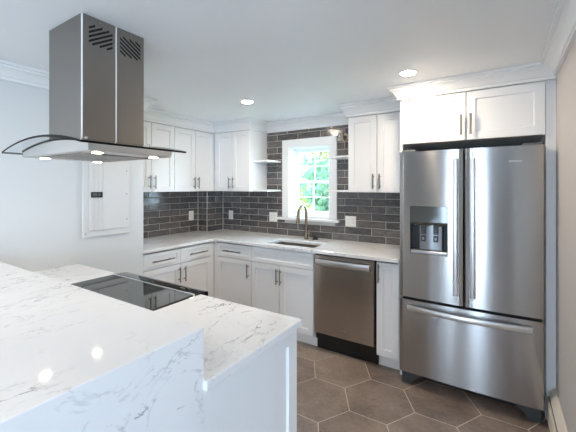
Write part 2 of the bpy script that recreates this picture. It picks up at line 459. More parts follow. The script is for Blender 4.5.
box(b, WX0 - cw, WX1 + cw, -0.0285, 0, WZ1 - 0.004, WZ1 + cw, 0.004)
obj('window_casing', b, M['trim'], win)
b = B(); box(b, 1.085, 1.882, -0.055, 0.0, 1.104, 1.132, 0.006); box(b, WX0, WX1, -0.01, 0.13, 1.128, WZ0 + 0.004, 0.003); obj('window_stool', b, M['trim'], win)
b = B(); sash(b, WX0 + 0.014, WX1 - 0.014, 0.125, 1.535, WZ1 - 0.012, 0.045, 0.045, 0.032); up = obj('upper_sash', b, M['vinyl'], win)
b = B(); sash(b, WX0 + 0.014, WX1 - 0.014, 0.088, WZ0 + 0.01, 1.567, 0.045, 0.034, 0.045); lo = obj('lower_sash', b, M['vinyl'], win)
b = B(); box(b, WX0 + 0.05, WX1 - 0.05, 0.141, 0.145, 1.55, WZ1 - 0.05); obj('pane', b, M['pane'], up)
b = B(); box(b, WX0 + 0.05, WX1 - 0.05, 0.104, 0.108, WZ0 + 0.04, 1.55); obj('pane', b, M['pane'], lo)

# ------------------------------------------------------------------ cabinetry
DT = 0.02
def shaker(bm, x0, x1, z0, z1, y, st=0.055, rec=0.009, t=DT):
    """door/drawer slab with recessed panel; front face at y - t, looking to -y"""
    fs = box(bm, x0, x1, y - t, y, z0, z1)
    f = fs[2]; bm.normal_update()
    s = min(st, (x1 - x0) * 0.3, (z1 - z0) * 0.3)
    bmesh.ops.inset_region(bm, faces=[f], thickness=s, depth=0.0, use_even_offset=True)
    r2 = bmesh.ops.inset_region(bm, faces=[f], thickness=0.005, depth=0.0, use_even_offset=True)
    bmesh.ops.translate(bm, verts=f.verts, vec=(0, rec, 0))
def pull(parent, x, y, z, L, vertical=True, m='nickel'):
    bm = B(); r = 0.0065; o = 0.03
    if vertical:
        tube(bm, [(x, y - o, z - L / 2), (x, y - o, z + L / 2)], r, 10)
        for s in (-1, 1): tube(bm, [(x, y, z + s * L * 0.33), (x, y - o, z + s * L * 0.33)], r * 0.8, 8)
    else:
        tube(bm, [(x - L / 2, y - o, z), (x + L / 2, y - o, z)], r, 10)
        for s in (-1, 1): tube(bm, [(x + s * L * 0.33, y, z), (x + s * L * 0.33, y - o, z)], r * 0.8, 8)
    return obj('handle', bm, M[m], parent)
def carcass(w, d, z0, z1, root, toe=0.0, top=True):
    bm = B(); t = 0.018
    zb = z0 + toe
    box(bm, 0, t, -d, 0, zb, z1); box(bm, w - t, w, -d, 0, zb, z1)
    box(bm, t, w - t, -d, 0, zb, zb + t); (box(bm, t, w - t, -d, 0, z1 - t, z1) if top else None); box(bm, t, w - t, -0.012, 0, zb, z1)
    box(bm, t, w - t, -d, -d + t, z1 - 0.04, z1); box(bm, t, w - t, -d, -d + t, zb, zb + 0.04)
    obj('body', bm, M['cab'], root)
    if toe:
        bm = B(); box(bm, 0, w, -d + 0.055, -d + 0.07, z0, zb + 0.004); obj('toe_kick', bm, M['toe'], root)
G = 0.0027
def upper(label, loc, rotz, w, d, z0, z1, split, crown_path=None, cz=ZCR, fill=(0, 0), hz=0.10, hl=0.135, group='white shaker wall cabinets'):
    """split: x of the seam between the two doors"""
    r = thing('wall_cabinet', label, 'cabinet', loc, rotz, group)
    carcass(w, d, z0, z1, r)
    for x0, x1, hx in ((fill[0], split, split - 0.03), (split, w - fill[1], split + 0.03)):
        bm = B(); shaker(bm, x0 + G, x1 - G, z0 + 0.002, cz - 0.004, -d); dr = obj('door', bm, M['cab'], r)
        pull(dr, hx, -d - DT, z0 + hz, hl)
    if fill[0]:
        bm = B(); box(bm, 0, fill[0], -d - DT + 0.002, -d, z0, z1); obj('filler_strip', bm, M['cab'], r)
    if crown_path:
        bm = B(); sweep(bm, crown_path, crown(cz)); obj('crown_molding', bm, M['trim'], r, angle=24)
    return r
UD = 0.315
# on the left wall: local x runs towards the back wall
upper('white two-door wall cabinet on left wall, nearest the steel hood', (0.006, -1.500, 0), PI / 2, 0.568, UD, ZU, 2.2, 0.285, [(0.0, -UD - DT), (0.568, -UD - DT)])
upper('white two-door wall cabinet on left wall, next to the inside corner', (0.006, -0.932, 0), PI / 2, 0.59, UD, ZU, 2.2, 0.296, [(0.0, -UD - DT), (0.597, -UD - DT)])
upper('white two-door wall cabinet left of the window beside open shelves', (0.345, -0.006, 0), 0, 0.565, UD, ZU, 2.2, 0.297, [(-0.004, -UD - DT), (0.565, -UD - DT), (0.565, 0.0)], fill=(0.026, 0))
upper('white two-door wall cabinet between the window and the refrigerator', (2.114, -0.006, 0), 0, 0.551, UD, ZU, 2.2, 0.279, [(0.0, 0.0), (0.0, -UD - DT), (0.551, -UD - DT)])
upper('deep white two-door cabinet above the refrigerator', (2.687, -0.004, 0), 0, 0.894, 0.61, 1.822, 2.21, 0.444, [(-0.02, 0.2 - 0.61), (-0.02, -0.61 - DT), (0.946, -0.61 - DT)], cz=2.168, hz=0.108, hl=0.145)

# tall panels beside the refrigerator
b = B(); box(b, 2.667, 2.6865, -0.615, -0.003, 0, 2.21, 0.001); tag(obj('refrigerator_side_panel', b, M['cab']), 'thin white tall panel left of the refrigerator beside narrow cabinet', 'panel', 'tall refrigerator panels')
b = B(); box(b, 3.5825, XR - 0.001, -0.615, -0.003, 0, 2.21, 0.001); tag(obj('refrigerator_side_panel', b, M['cab']), 'white tall filler panel between refrigerator and right wall', 'panel', 'tall refrigerator panels')

CT = 0.915; CB = 0.885; BD = 0.605
def base(label, loc, rotz, w, fronts, fill=(0, 0), d=BD, group='white shaker base cabinets'):
    """fronts: list of (kind, x0, x1, z0, z1, handle) ; handle None | ('v', x, z) | ('h', x, z)"""
    r = thing('base_cabinet', label, 'cabinet', loc, rotz, group)
    carcass(w, d, 0, CB - 0.001, r, 0.105, 'sink' not in label.split(' under')[0] or 'corner' in label)
    for kind, x0, x1, z0, z1, h in fronts:
        bm = B(); shaker(bm, x0 + G, x1 - G, z0 + G, z1 - G, -d, 0.055 if kind == 'door' else 0.036)
        o = obj(kind, bm, M['cab'], r)
        if h: pull(o, h[1], -d - DT, h[2], 0.15 if h[0] == 'v' else h[3], h[0] == 'v')
    for s, (a, c) in enumerate(((0, fill[0]), (w - fill[1], w))):
        if c - a > 0.004:
            bm = B(); box(bm, a, c, -d - DT + 0.002, -d, 0.105, CB - 0.002); obj('filler_strip', bm, M['cab'], r)
    return r
DZ = 0.722; ZT = 0.874; ZB = 0.11
base('white drawer base cabinet on left wall, nearest the painted wall', (0.004, -1.500, 0), PI / 2, 0.413,
     [('drawer', 0, 0.413, DZ, ZT, ('h', 0.20, 0.795, 0.245)), ('door', 0, 0.413, ZB, DZ, ('v', 0.388, 0.615))])
base('white drawer base cabinet on left wall, next to the inside corner', (0.004, -1.087, 0), PI / 2, 0.46,
     [('drawer', 0, 0.42, DZ, ZT, ('h', 0.218, 0.795, 0.235)), ('door', 0, 0.42, ZB, DZ, ('v', 0.042, 0.612))], fill=(0, 0.04))
base('white drawer base cabinet on back wall between corner and sink cabinet', (0.632, -0.004, 0), 0, 0.534,
     [('drawer', 0.05, 0.534, DZ, ZT, ('h', 0.288, 0.797, 0.245)), ('door', 0.05, 0.534, ZB, DZ, ('v', 0.499, 0.615))], fill=(0.05, 0))
base('white two-door sink base cabinet with plain false front under the window', (1.168, -0.004, 0), 0, 0.727,
     [('false_front', 0, 0.727, DZ, ZT, None), ('door', 0, 0.3515, ZB, DZ, ('v', 0.330, 0.612)), ('door', 0.3515, 0.727, ZB, DZ, ('v', 0.373, 0.612))])
base('narrow white full-height base cabinet between dishwasher and refrigerator', (2.480, -0.004, 0), 0, 0.184,
     [('door', 0, 0.184, ZB, ZT, ('v', 0.024, 0.787))])

# L-shaped countertop with the sink cut-out
SX0, SX1, SY0, SY1 = 1.30, 1.855, -0.553, -0.262
def grid_slab(bm, xs, ys, z0, z1, inside, bev=0.003):
    vt = {}
    def V(x, y, z):
        key = (round(x, 5), round(y, 5), z)
        if key not in vt: vt[key] = bm.verts.new((x, y, z))
        return vt[key]
    cells = {(i, j) for i in range(len(xs) - 1) for j in range(len(ys) - 1) if inside((xs[i] + xs[i + 1]) / 2, (ys[j] + ys[j + 1]) / 2)}
    for i, j in cells:
        q = ((xs[i], ys[j]), (xs[i + 1], ys[j]), (xs[i + 1], ys[j + 1]), (xs[i], ys[j + 1]))
        bm.faces.new([V(x, y, z1) for x, y in q]); bm.faces.new([V(x, y, z0) for x, y in q[::-1]])
        for (di, dj), (p, r) in (((0, -1), (q[0], q[1])), ((1, 0), (q[1], q[2])), ((0, 1), (q[2], q[3])), ((-1, 0), (q[3], q[0]))):
            if (i + di, j + dj) not in cells:
                bm.faces.new((V(*p, z0), V(*r, z0), V(*r, z1), V(*p, z1)))
    bm.normal_update()
    ed = [e_ for e_ in bm.edges if len(e_.link_faces) == 2 and e_.link_faces[0].normal.angle(e_.link_faces[1].normal) > 1.2]
    bmesh.ops.bevel(bm, geom=ed, offset=bev, segments=1, affect='EDGES')
b = B()
def in_ct(x, y):
    if SX0 < x < SX1 and SY0 < y < SY1: return False
    if x < CHX and y > -CHD: return False
    return x < 0.6476 or y > -0.6462
grid_slab(b, [0.003, CHX + 0.002, 0.6476, SX0, SX1, 2.665], [YP + 0.001, -0.6462, SY0, -CHD - 0.002, SY1, -0.003], CB, CT, in_ct)
tag(obj('countertop', b, M['quartz']), 'L-shaped pale quartz countertop along tiled walls with sink cut-out', 'countertop')

# undermount sink
b = B()
for (x0, x1, y0, y1, z0, z1) in ((SX0 - 0.012, SX0, SY0 - 0.012, SY1 + 0.012, 0.70, CB - 0.001), (SX1, SX1 + 0.012, SY0 - 0.012, SY1 + 0.012, 0.70, CB - 0.001),
                                 (SX0, SX1, SY0 - 0.012, SY0, 0.70, CB - 0.001), (SX0, SX1, SY1, SY1 + 0.012, 0.70, CB - 0.001), (SX0 - 0.012, SX1 + 0.012, SY0 - 0.012, SY1 + 0.012, 0.69, 0.702)):
    box(b, x0, x1, y0, y1, z0, z1, 0.002)
sk = thing('kitchen_sink', 'stainless undermount sink basin set into countertop below the window', 'sink', (0, 0, 0))
obj('basin', b, M['steel_dark'], sk)
b = B(); lathe(b, (1.58, -0.41, 0.702), [(0.045, 0), (0.045, 0.003), (0.03, 0.003), (0.028, -0.0005)], 20); obj('drain', b, M['chrome'], sk)

# faucet
FX, FY = 1.532, -0.12
fa = thing('kitchen_faucet', 'gooseneck pull-down faucet in warm metal behind the sink', 'faucet', (FX, FY, CT))
b = B(); lathe(b, (0, 0, 0), [(0.027, 0), (0.027, 0.006), (0.02, 0.012), (0.018, 0.07), (0.016, 0.09), (0.014, 0.10)], 20); obj('faucet_base', b, M['bronze'], fa)
pts = [(0, 0, 0.09), (0, 0, 0.288)]; R_ = 0.085
for i in range(1, 15):
    a = PI * i / 15 * 1.05; pts.append((0, -R_ + R_ * math.cos(a), 0.288 + R_ * math.sin(a)))
b = B(); tube(b, pts, 0.0140, 14); obj('spout', b, M['bronze'], fa)
p0 = Vector(pts[-1]); b = B(); tube(b, [p0, p0 + Vector((0, -0.004, -0.03)), p0 + Vector((0, -0.010, -0.085)), p0 + Vector((0, -0.012, -0.105))], [0.015, 0.016, 0.019, 0.0195], 14); obj('spray_head', b, M['bronze'], fa)
b = B(); tube(b, [(0.016, 0, 0.065), (0.045, 0, 0.065)], 0.011, 12); tube(b, [(0.045, 0, 0.062), (0.052, -0.006, 0.10), (0.056, -0.012, 0.135)], [0.007, 0.006, 0.005], 10); obj('lever_handle', b, M['bronze'], fa)
b = B(); lathe(b, (1.635, -0.105, CT), [(0.032, 0), (0.033, 0.006), (0.028, 0.018), (0.014, 0.028), (0.009, 0.034), (0.011, 0.042), (0.004, 0.046)], 20)
tag(obj('drain_stopper', b, M['black']), 'small black domed stopper on countertop right of the faucet', 'stopper')

# ------------------------------------------------------------------ open shelves by the window
for (x0, x1, z, d, lab) in ((0.912, 1.121, 1.778, 0.285, 'white shelf board left of the window, upper one of two'), (0.912, 1.121, ZU, 0.285, 'white shelf board left of the window, lower one of two'),
                         (1.845, 2.112, 1.782, 0.24, 'white shelf board right of the window, upper one of two'), (1.845, 2.112, ZU, 0.24, 'white shelf board right of the window, lower one of two')):
    b = B(); box(b, x0, x1, -d, -0.010, z, z + 0.02, 0.002); tag(obj('wall_shelf', b, M['cab']), lab, 'shelf', 'white open shelves beside the window')

# small polished metal fitting high on the tile
sc = thing('wall_light', 'small polished metal fitting on dark tile above right upper shelf', 'light', (1.935, -0.011, 2.02))
b = B(); lathe(b, (0, 0, 0), [(0.045, 0), (0.045, -0.008), (0.038, -0.016), (0.012, -0.02)], 24, axis='y'); obj('backplate', b, M['chrome'], sc)
b = B(); tube(b, [(0, -0.015, 0), (0, -0.05, 0.012), (0, -0.085, 0.005)], 0.007, 10); obj('arm', b, M['chrome'], sc)
b = B(); lathe(b, (0, -0.09, 0), [(0.010, 0.035), (0.026, 0.028), (0.034, 0.01), (0.03, -0.008), (0.038, -0.03), (0.042, -0.055), (0.039, -0.055), (0.028, -0.02)], 24); obj('socket_cup', b, M['chrome'], sc)

# ------------------------------------------------------------------ electrical plates
def plate(label, place, w, h, gangs):
    r = thing('outlet_plate', label, 'outlet', (0, 0, 0), 0, 'white outlet plates on the backsplash')
    r.location, r.rotation_euler = place[0], (0, 0, place[1])
    bm = B(); box(bm, -w / 2, w / 2, -0.006, 0, -h / 2, h / 2, 0.002); obj('cover_plate', bm, M['plate'], r)
    for g in range(gangs):
        cx = (g - (gangs - 1) / 2) * 0.046
        bm = B(); box(bm, cx - 0.0165, cx + 0.0165, -0.0085, -0.004, -0.034, 0.034, 0.0015, 0)
        for dz in (-0.018, 0.018):
            for dx in (-0.006, 0.006): box(bm, cx + dx - 0.001, cx + dx + 0.001, -0.0088, -0.008, dz - 0.004, dz + 0.005, 0, 1)
        obj('socket', bm, [M['plate'], M['recess_shade']], r)
plate('white single outlet plate on tiled left wall under the wall cabinets', ((0.0095, -0.415, 1.125), PI / 2), 0.076, 0.118, 1)
plate('white single outlet plate on back tile just right of the corner', ((0.322, -0.0095, 1.12), 0), 0.076, 0.118, 1)
plate('white wide outlet plate on tile left of the window sill', ((1.010, -0.0095, 1.127), 0), 0.118, 0.112, 2)
plate('white wide outlet plate on tile right of the window sill', ((2.008, -0.0095, 1.127), 0), 0.12, 0.112, 2)

# ------------------------------------------------------------------ breaker panel on the painted wall
bp = thing('breaker_panel', 'white electrical breaker panel mounted on left painted wall below the hood', 'electrical panel', (XP, -1.857, 1.12), PI / 2)
b = B(); box(b, -0.19, 0.19, -0.018, 0, -0.018, 0.62, 0.003); obj('panel_frame', b, M['panel'], bp)
b = B(); box(b, -0.145, 0.172, -0.028, -0.017, 0.03, 0.585, 0.003)
for k in (-0.112, -0.078, -0.044): box(b, k - 0.003, k + 0.003, -0.0325, -0.027, 0.034, 0.58, 0.0012)
dr = obj('panel_door', b, M['panel'], bp)
b = B(); box(b, -0.138, -0.052, -0.036, -0.028, 0.285, 0.328, 0.002, 0); box(b, -0.128, -0.095, -0.038, -0.034, 0.295, 0.32, 0.001, 1); box(b, -0.085, -0.07, -0.038, -0.034, 0.295, 0.32, 0.001, 1); obj('latch', b, [M['black'], M['grey']], dr)
for x, y, z, pa in ((0.150, -0.0275, 0.1, dr), (0.150, -0.0275, 0.31, dr), (0.150, -0.0275, 0.50, dr), (-0.172, -0.0175, 0.01, bp), (-0.172, -0.0175, 0.60, bp)):
    b = B(); lathe(b, (x, y, z), [(0.005, 0), (0.004, -0.004), (0.001, -0.005)], 10, axis='y'); obj('screw', b, M['nickel'], pa)

def bowed(bm, path, w, t, axis):
    """rounded flat bar following path of (a, y); axis 'x' (horizontal, width in z) or 'z' (vertical, width in x)"""
    rings = []
    prof = [(-0.5, 0.5), (-0.5, -0.22), (-0.46, -0.40), (-0.36, -0.47), (0.0, -0.5), (0.36, -0.47), (0.46, -0.40), (0.5, -0.22), (0.5, 0.5)]
    for a, y, c in path:
        rings.append([bm.verts.new((a, y + v * t, c + u * w) if axis == 'x' else (c + u * w, y + v * t, a)) for u, v in prof])
    k = len(prof)
    for p, q in zip(rings, rings[1:]):
        for j in range(k): bm.faces.new((p[j], p[(j + 1) % k], q[(j + 1) % k], q[j]))
    bm.faces.new(rings[0]); bm.faces.new(rings[-1][::-1])

# ------------------------------------------------------------------ dishwasher
DX0, DX1 = 1.899, 2.476
dw = thing('dishwasher', 'stainless dishwasher with wide bar handle under the countertop', 'dishwasher', (0, 0, 0))
b = B(); box(b, DX0 + 0.006, DX1 - 0.004, -0.595, -0.02, 0.10, CB - 0.004); obj('body', b, M['black'], dw)
b = B(); box(b, DX0 + 0.004, DX1 - 0.014, -0.632, -0.596, 0.165, CB - 0.012, 0.004); dd = obj('door', b, M['steel_dark'], dw)
b = B(); n = 16; pts = []
hx0, hx1 = DX0 + 0.035, DX1 - 0.045
bowed(b, [(hx0 + (hx1 - hx0) * i / n, -0.655 - 0.022 * math.sin(PI * i / n), 0.8165) for i in range(n + 1)], 0.05, 0.020, 'x')
for x in (hx0 + 0.012, hx1 - 0.012): box(b, x - 0.012, x + 0.012, -0.662, -0.63, 0.802, 0.836, 0.002)
obj('handle', b, M['steel_handle'], dd, angle=45)
b = B(); box(b, (DX0 + DX1) / 2 - 0.02, (DX0 + DX1) / 2 + 0.02, -0.6328, -0.6315, 0.235, 0.241); obj('pale_strip', b, M['steel_handle'], dd)  # thin pale steel strip low on the door
b = B(); box(b, DX0 + 0.005, DX1 - 0.005, -0.565, -0.545, 0.0, 0.16); obj('kick_plate', b, M['black'], dw)

# ------------------------------------------------------------------ refrigerator
RX0, RX1, RM = 2.6905, 3.5680, 3.1275
RY = -0.729; RT = 1.7495; RZ = 0.655; RB = 0.10
fr = thing('refrigerator', 'stainless french door refrigerator with bottom freezer drawer by right wall', 'refrigerator', (0, 0, 0))
b = B(); box(b, RX0 + 0.006, RX1 - 0.006, -0.645, -0.02, 0.055, RT - 0.018, 0.004); obj('body', b, M['grey'], fr)
def bulge(x):
    t = (x - RX0) / (RX1 - RX0); return -0.012 * (1 - (2 * t - 1) ** 2)
def slab(bm, x0, x1, z0, z1, hole=None, n=10):
    """door slab with slightly convex front and soft edges; hole (x0,x1,z0,z1)"""
    yb = -0.648; rr = 0.010
    prof = []
    for i in range(n + 1):
        x = x0 + rr + (x1 - x0 - 2 * rr) * i / n; prof.append((x, RY + bulge(x)))
    left = [(x0, yb), (x0, RY + bulge(x0) + rr)] + [(x0 + rr - rr * math.cos(a), RY + bulge(x0 + rr) + rr - rr * math.sin(a)) for a in (0.5, 1.05)]
    right = [(x1 - rr + rr * math.sin(a), RY + bulge(x1 - rr) + rr - rr * math.cos(a)) for a in (0.5, 1.05)] + [(x1, RY + bulge(x1) + rr), (x1, yb)]
    prism(bm, left + prof + right, 'z', z0, z1)
def door(x0, x1, hinge):
    bm = B(); slab(bm, x0, x1, RZ + 0.010, RT); return bm
# left door built around the dispenser opening
QX0, QX1, QZ0, QZ1 = 2.770, 3.026, 0.995, 1.345
bm = B(); n = 6
def patch(x0, x1, z0, z1):
    yb = -0.648
    fr_ = [(x0 + (x1 - x0) * i / n, RY + bulge(x0 + (x1 - x0) * i / n)) for i in range(n + 1)]
    prism(bm, [(x0, yb)] + fr_ + [(x1, yb)], 'z', z0, z1)
def ring_front():
    """front skin with a hole, sides and pocket made as one grid"""
    xs = [RX0 + 0.01 + (QX0 - RX0 - 0.01) * i / 3 for i in range(4)] + [QX0 + (QX1 - QX0) * i / 6 for i in range(1, 7)] + [QX1 + (RM - 0.004 - 0.008 - QX1) * i / 3 for i in range(1, 4)]
    xs = [RX0, RX0 + 0.003] + xs + [RM - 0.004 - 0.003, RM - 0.004]
    ys = [RY + bulge(x) for x in xs]; ys[0] = RY + 0.010; ys[1] = RY + 0.003; ys[-1] = RY - 0.012 + 0.010; ys[-2] = RY - 0.012 + 0.003
    zs = [RZ + 0.010, QZ0, QZ1, RT]
    g = [[bm.verts.new((x, y, z)) for z in zs] for x, y in zip(xs, ys)]
    gb = [[bm.verts.new((x, -0.648, z)) for z in zs] for x in xs]
    i0, i1 = 5, 11
    N = len(xs)
    for i in range(N - 1):
        for j in range(3):
            if j == 1 and i0 <= i < i1: continue
            bm.faces.new((g[i][j], g[i + 1][j], g[i + 1][j + 1], g[i][j + 1])); bm.faces.new((gb[i][j], gb[i][j + 1], gb[i + 1][j + 1], gb[i + 1][j]))
        bm.faces.new((g[i][0], gb[i][0], gb[i + 1][0], g[i + 1][0])); bm.faces.new((g[i][3], g[i + 1][3], gb[i + 1][3], gb[i][3]))
    for j in range(3):
        bm.faces.new((g[0][j], g[0][j + 1], gb[0][j + 1], gb[0][j])); bm.faces.new((g[-1][j], gb[-1][j], gb[-1][j + 1], g[-1][j + 1]))
    for i in range(i0, i1):
        bm.faces.new((g[i][1], g[i + 1][1], gb[i + 1][1], gb[i][1])); bm.faces.new((g[i][2], gb[i][2], gb[i + 1][2], g[i + 1][2]))
    for i in (i0, i1): bm.faces.new((g[i][1], gb[i][1], gb[i][2], g[i][2]))
    return xs[i0], xs[i1]
QX0, QX1 = ring_front()
ld = obj('door', bm, M['steel'], fr)
bm = B(); slab(bm, RM + 0.004, RX1, RZ + 0.010, RT); rd = obj('door', bm, M['steel'], fr)
bm = B(); slab(bm, RX0, RX1, RB, RZ - 0.010, n=16); fd = obj('freezer_drawer', bm, M['steel'], fr)
def bar_handle(x, parent):
    bm = B(); n = 18; z0, z1 = 0.735, 1.68
    f_, k_ = [], []
    for i in range(n + 1):
        z = z0 + (z1 - z0) * i / n; y = RY - 0.012 - 0.034 - 0.020 * math.sin(PI * i / n); f_.append((z, y + 0.007, x))
    bowed(bm, f_, 0.030, 0.018, 'z')
    for z in (z0 + 0.03, z1 - 0.03): box(bm, x - 0.011, x + 0.011, RY - 0.046, RY - 0.006, z - 0.02, z + 0.02, 0.003)
    return obj('handle', bm, M['steel_handle'], parent)
bar_handle(3.0775, ld); bar_handle(3.1815, rd)
bm = B(); n = 20; hx0, hx1 = 2.752, 3.508; f_, k_ = [], []
for i in range(n + 1):
    x = hx0 + (hx1 - hx0) * i / n; y = RY - 0.026 - 0.045 * math.sin(PI * i / n); f_.append((x, y + 0.007, 0.591))
bowed(bm, f_, 0.036, 0.018, 'x')
for x in (hx0 + 0.02, hx1 - 0.02): box(bm, x - 0.018, x + 0.018, RY - 0.03, RY + 0.004, 0.58, 0.602, 0.003)
obj('handle', bm, M['steel_handle'], fd)
# dispenser pocket
bm = B(); yb = -0.652
box(bm, QX0, QX1, yb - 0.002, yb + 0.003, QZ0, QZ1, 0, 0)
ds = obj('dispenser', bm, M['black'], ld)
bm = B(); box(bm, QX0 + 0.001, QX1 - 0.001, -0.722, yb, QZ0, QZ0 + 0.022, 0.003); obj('drip_tray', bm, M['silver'], ds)
bm = B(); prism(bm, [(-0.741, QZ1 - 0.001), (-0.741, QZ1 - 0.115), (-0.712, QZ1 - 0.135), (yb, QZ1 - 0.12), (yb, QZ1 - 0.001)], 'x', QX0 + 0.001, QX1 - 0.001, 0, 0.0); obj('control_panel', bm, M['glass_reflect'], ds)
bm = B()
cxm = (QX0 + QX1) / 2
prism(bm, [(QX0 + 0.055, yb - 0.002), (QX0 + 0.06, yb - 0.04), (cxm - 0.01, yb - 0.05), (cxm + 0.03, yb - 0.05), (QX1 - 0.045, yb - 0.04), (QX1 - 0.035, yb - 0.002)], 'z', QZ0 + 0.03, QZ1 - 0.12, 0, 0.0); obj('dispenser_housing', bm, M['silver'], ds)
for x in (cxm - 0.04, cxm + 0.045):
    bm = B(); box(bm, x - 0.017, x + 0.017, yb - 0.060, yb - 0.045, 1.14, 1.21, 0.004, 0); box(bm, x - 0.016, x + 0.016, yb - 0.060, yb - 0.045, 1.085, 1.13, 0.003, 0); box(bm, x - 0.008, x + 0.008, yb - 0.062, yb - 0.058, 1.098, 1.118, 0.002, 1); obj('paddle', bm, [M['foot'], M['silver']], ds)
bm = B()
for i in range(14):
    x = QX0 + 0.015 + (QX1 - QX0 - 0.03) * i / 13; z = QZ1 - 0.135 - 0.006 * math.sin(i * 1.3)
    lathe(bm, (x, -0.72, z), [(0.004, -0.006), (0.012, 0), (0.004, 0.012)], 8)
obj('ice_chute_trim', bm, M['chrome'], ds)
# emblem on the right door
bm = B(); ex, ez = 3.408, 1.652
def yf(x): return RY + bulge(x) - 0.0012
pts = [(ex - 0.014 + 0.008 * math.cos(a), yf(ex), ez + 0.005 * math.sin(a)) for a in [i * 0.4 for i in range(15)]]
tube(bm, pts, 0.0009, 6)
obj('emblem', bm, M['plate'], rd)
cu = bpy.data.curves.new('lettering', 'FONT'); cu.body = 'Whirlpool'; cu.size = 0.012; cu.shear = 0.3; cu.extrude = 0.0004; cu.align_x = 'LEFT'
cu.materials.append(M['plate'])
tmp = bpy.data.objects.new('lettering', cu); COL.objects.link(tmp)
bpy.context.view_layer.update()
me = bpy.data.meshes.new_from_object(tmp.evaluated_get(bpy.context.evaluated_depsgraph_get())); bpy.data.objects.remove(tmp)
lt = bpy.data.objects.new('lettering', me); COL.objects.link(lt); lt.parent = rd; lt.location = (ex - 0.006, yf(ex) + 0.0004, ez - 0.004); lt.rotation_euler = (PI / 2, 0, 0)
# feet and base grille
bm = B(); box(bm, RX0 + 0.05, RX1 - 0.05, -0.62, -0.59, 0.02, 0.10); obj('base_grille', bm, M['black'], fr)
for s, x in ((1, RX0 + 0.012), (-1, RX1 - 0.012)):
    bm = B(); prism(bm, [(x, 0.001), (x, 0.085), (x + s * 0.16, 0.092), (x + s * 0.115, 0.055), (x + s * 0.085, 0.04), (x + s * 0.078, 0.001)], 'y', -0.705, -0.60, 0, 0.004); obj('foot', bm, M['foot'], fr)
for x0, x1 in ((RX0 + 0.01, RX0 + 0.11), (RX1 - 0.11, RX1 - 0.01)):
    bm = B(); box(bm, x0, x1, -0.70, -0.56, RT - 0.017, RT + 0.018, 0.005); obj('hinge_cover', bm, M['grey'], fr)

# ------------------------------------------------------------------ peninsula
PX1 = 2.600; PF = -2.085; PB = -2.625
b = B(); box(b, 1.996, 2.6203, PB, -2.075, CB, CT, 0.003); tag(obj('countertop', b, M['quartz']), 'white veined quartz countertop on peninsula right of the cooktop', 'countertop')
b = B(); box(b, XP + 0.001, 1.227, PB, -2.075, CB, CT, 0.003); tag(obj('countertop', b, M['quartz']), 'white quartz countertop strip between painted left wall and cooktop', 'countertop')
# cabinet bodies open towards the kitchen (+y): built facing -y, turned by 180 degrees
def pen_base(label, x0, x1, fronts, fill=(0, 0)):
    return base(label, (x1, PB + 0.004, 0), PI, x1 - x0, fronts, fill, d=0.516)
w = PX1 - 0.02 - 1.998
pr = pen_base('white peninsula base cabinet with shaker end panel beside raised bar', 1.998, PX1 - 0.02,
     [('drawer', 0, w, DZ, ZT, ('h', w / 2, 0.797, 0.2)), ('door', 0, w, ZB, DZ, ('v', w - 0.04, 0.615))])
b = B()   # end panel facing +x, in the turned frame: local x = 0 side
def end_panel(bm, y0, y1, z0, z1):
    # local frame is turned by pi: local x -> -world x ; panel sits at local x in [-0.02, 0]
    fs = box(bm, -0.0200, -0.0005, y0, y1, z0, z1); f = fs[5]; bm.normal_update()
    bmesh.ops.inset_region(bm, faces=[f], thickness=0.062, depth=0.0, use_even_offset=True)
    bmesh.ops.inset_region(bm, faces=[f], thickness=0.006, depth=0.0, use_even_offset=True)
    bmesh.ops.translate(bm, verts=f.verts, vec=(0.010, 0, 0))
end_panel(b, -0.536, -0.002, 0.0, CB - 0.001); obj('end_panel', b, M['cab'], pr)
pen_base('white peninsula base cabinet between painted left wall and the range', XP + 0.003, 1.215,
     [('drawer', 0, 0.527, DZ, ZT, ('h', 0.263, 0.797, 0.2)), ('door', 0, 0.527, ZB, DZ, ('v', 0.04, 0.615))])

# raised bar with waterfall end
bar = thing('raised_bar', 'raised white veined quartz bar with waterfall end in foreground', 'bar counter', (0, 0, 0))
BX = 2.6045; BY0 = -3.13; BY1 = -2.622
b = B(); prism(b, [(XP + 0.001, 1.038), (BX - 0.032, 1.038), (BX - 0.001, 1.069), (BX - 0.002, 1.07), (XP + 0.001, 1.07)], 'y', BY0, BY1); obj('bar_top', b, M['quartz'], bar)
b = B(); prism(b, [(BX - 0.032, 0.001), (BX, 0.001), (BX, 1.068), (BX - 0.001, 1.069), (BX - 0.032, 1.038)], 'y', BY0, BY1); obj('waterfall_panel', b, M['quartz'], bar)
b = B(); box(b, XP + 0.001, BX - 0.033, -2.80, -2.63, 0.0, 1.037); obj('support_wall', b, M['cab'], bar)

# slide-in range
rg = thing('range', 'black glass cooktop slide-in range set into the peninsula', 'range', (0, 0, 0))
GX0, GX1 = 1.231, 1.992
b = B(); box(b, GX0 + 0.002, GX1 - 0.002, -2.60, -2.06, 0.02, 0.905, 0.002); obj('body', b, M['steel_dark'], rg)
b = B(); box(b, GX0, GX1, -2.615, -2.1215, 0.9055, 0.921, 0.002); obj('cooktop', b, M['glassblack'], rg)
b = B(); prism(b, [(-2.110, 0.90), (-2.110, 0.921), (-2.03, 0.9185), (-2.017, 0.912), (-2.015, 0.868), (-2.06, 0.86)], 'x', GX0, GX1, 0, 0.001); cp = obj('control_panel', b, M['glassblack'], rg)
b = B(); box(b, GX0 + 0.001, GX1 - 0.001, -2.121, -2.1105, 0.9, 0.9232); obj('trim_strip', b, M['steel_handle'], rg)
b = B(); box(b, GX0 + 0.004, GX1 - 0.004, -2.06, -2.03, 0.20, 0.85, 0.004); od = obj('oven_door', b, M['steel_dark'], rg)
b = B(); tube(b, [(GX0 + 0.06, -1.985, 0.80), (GX1 - 0.06, -1.985, 0.80)], 0.011, 12)
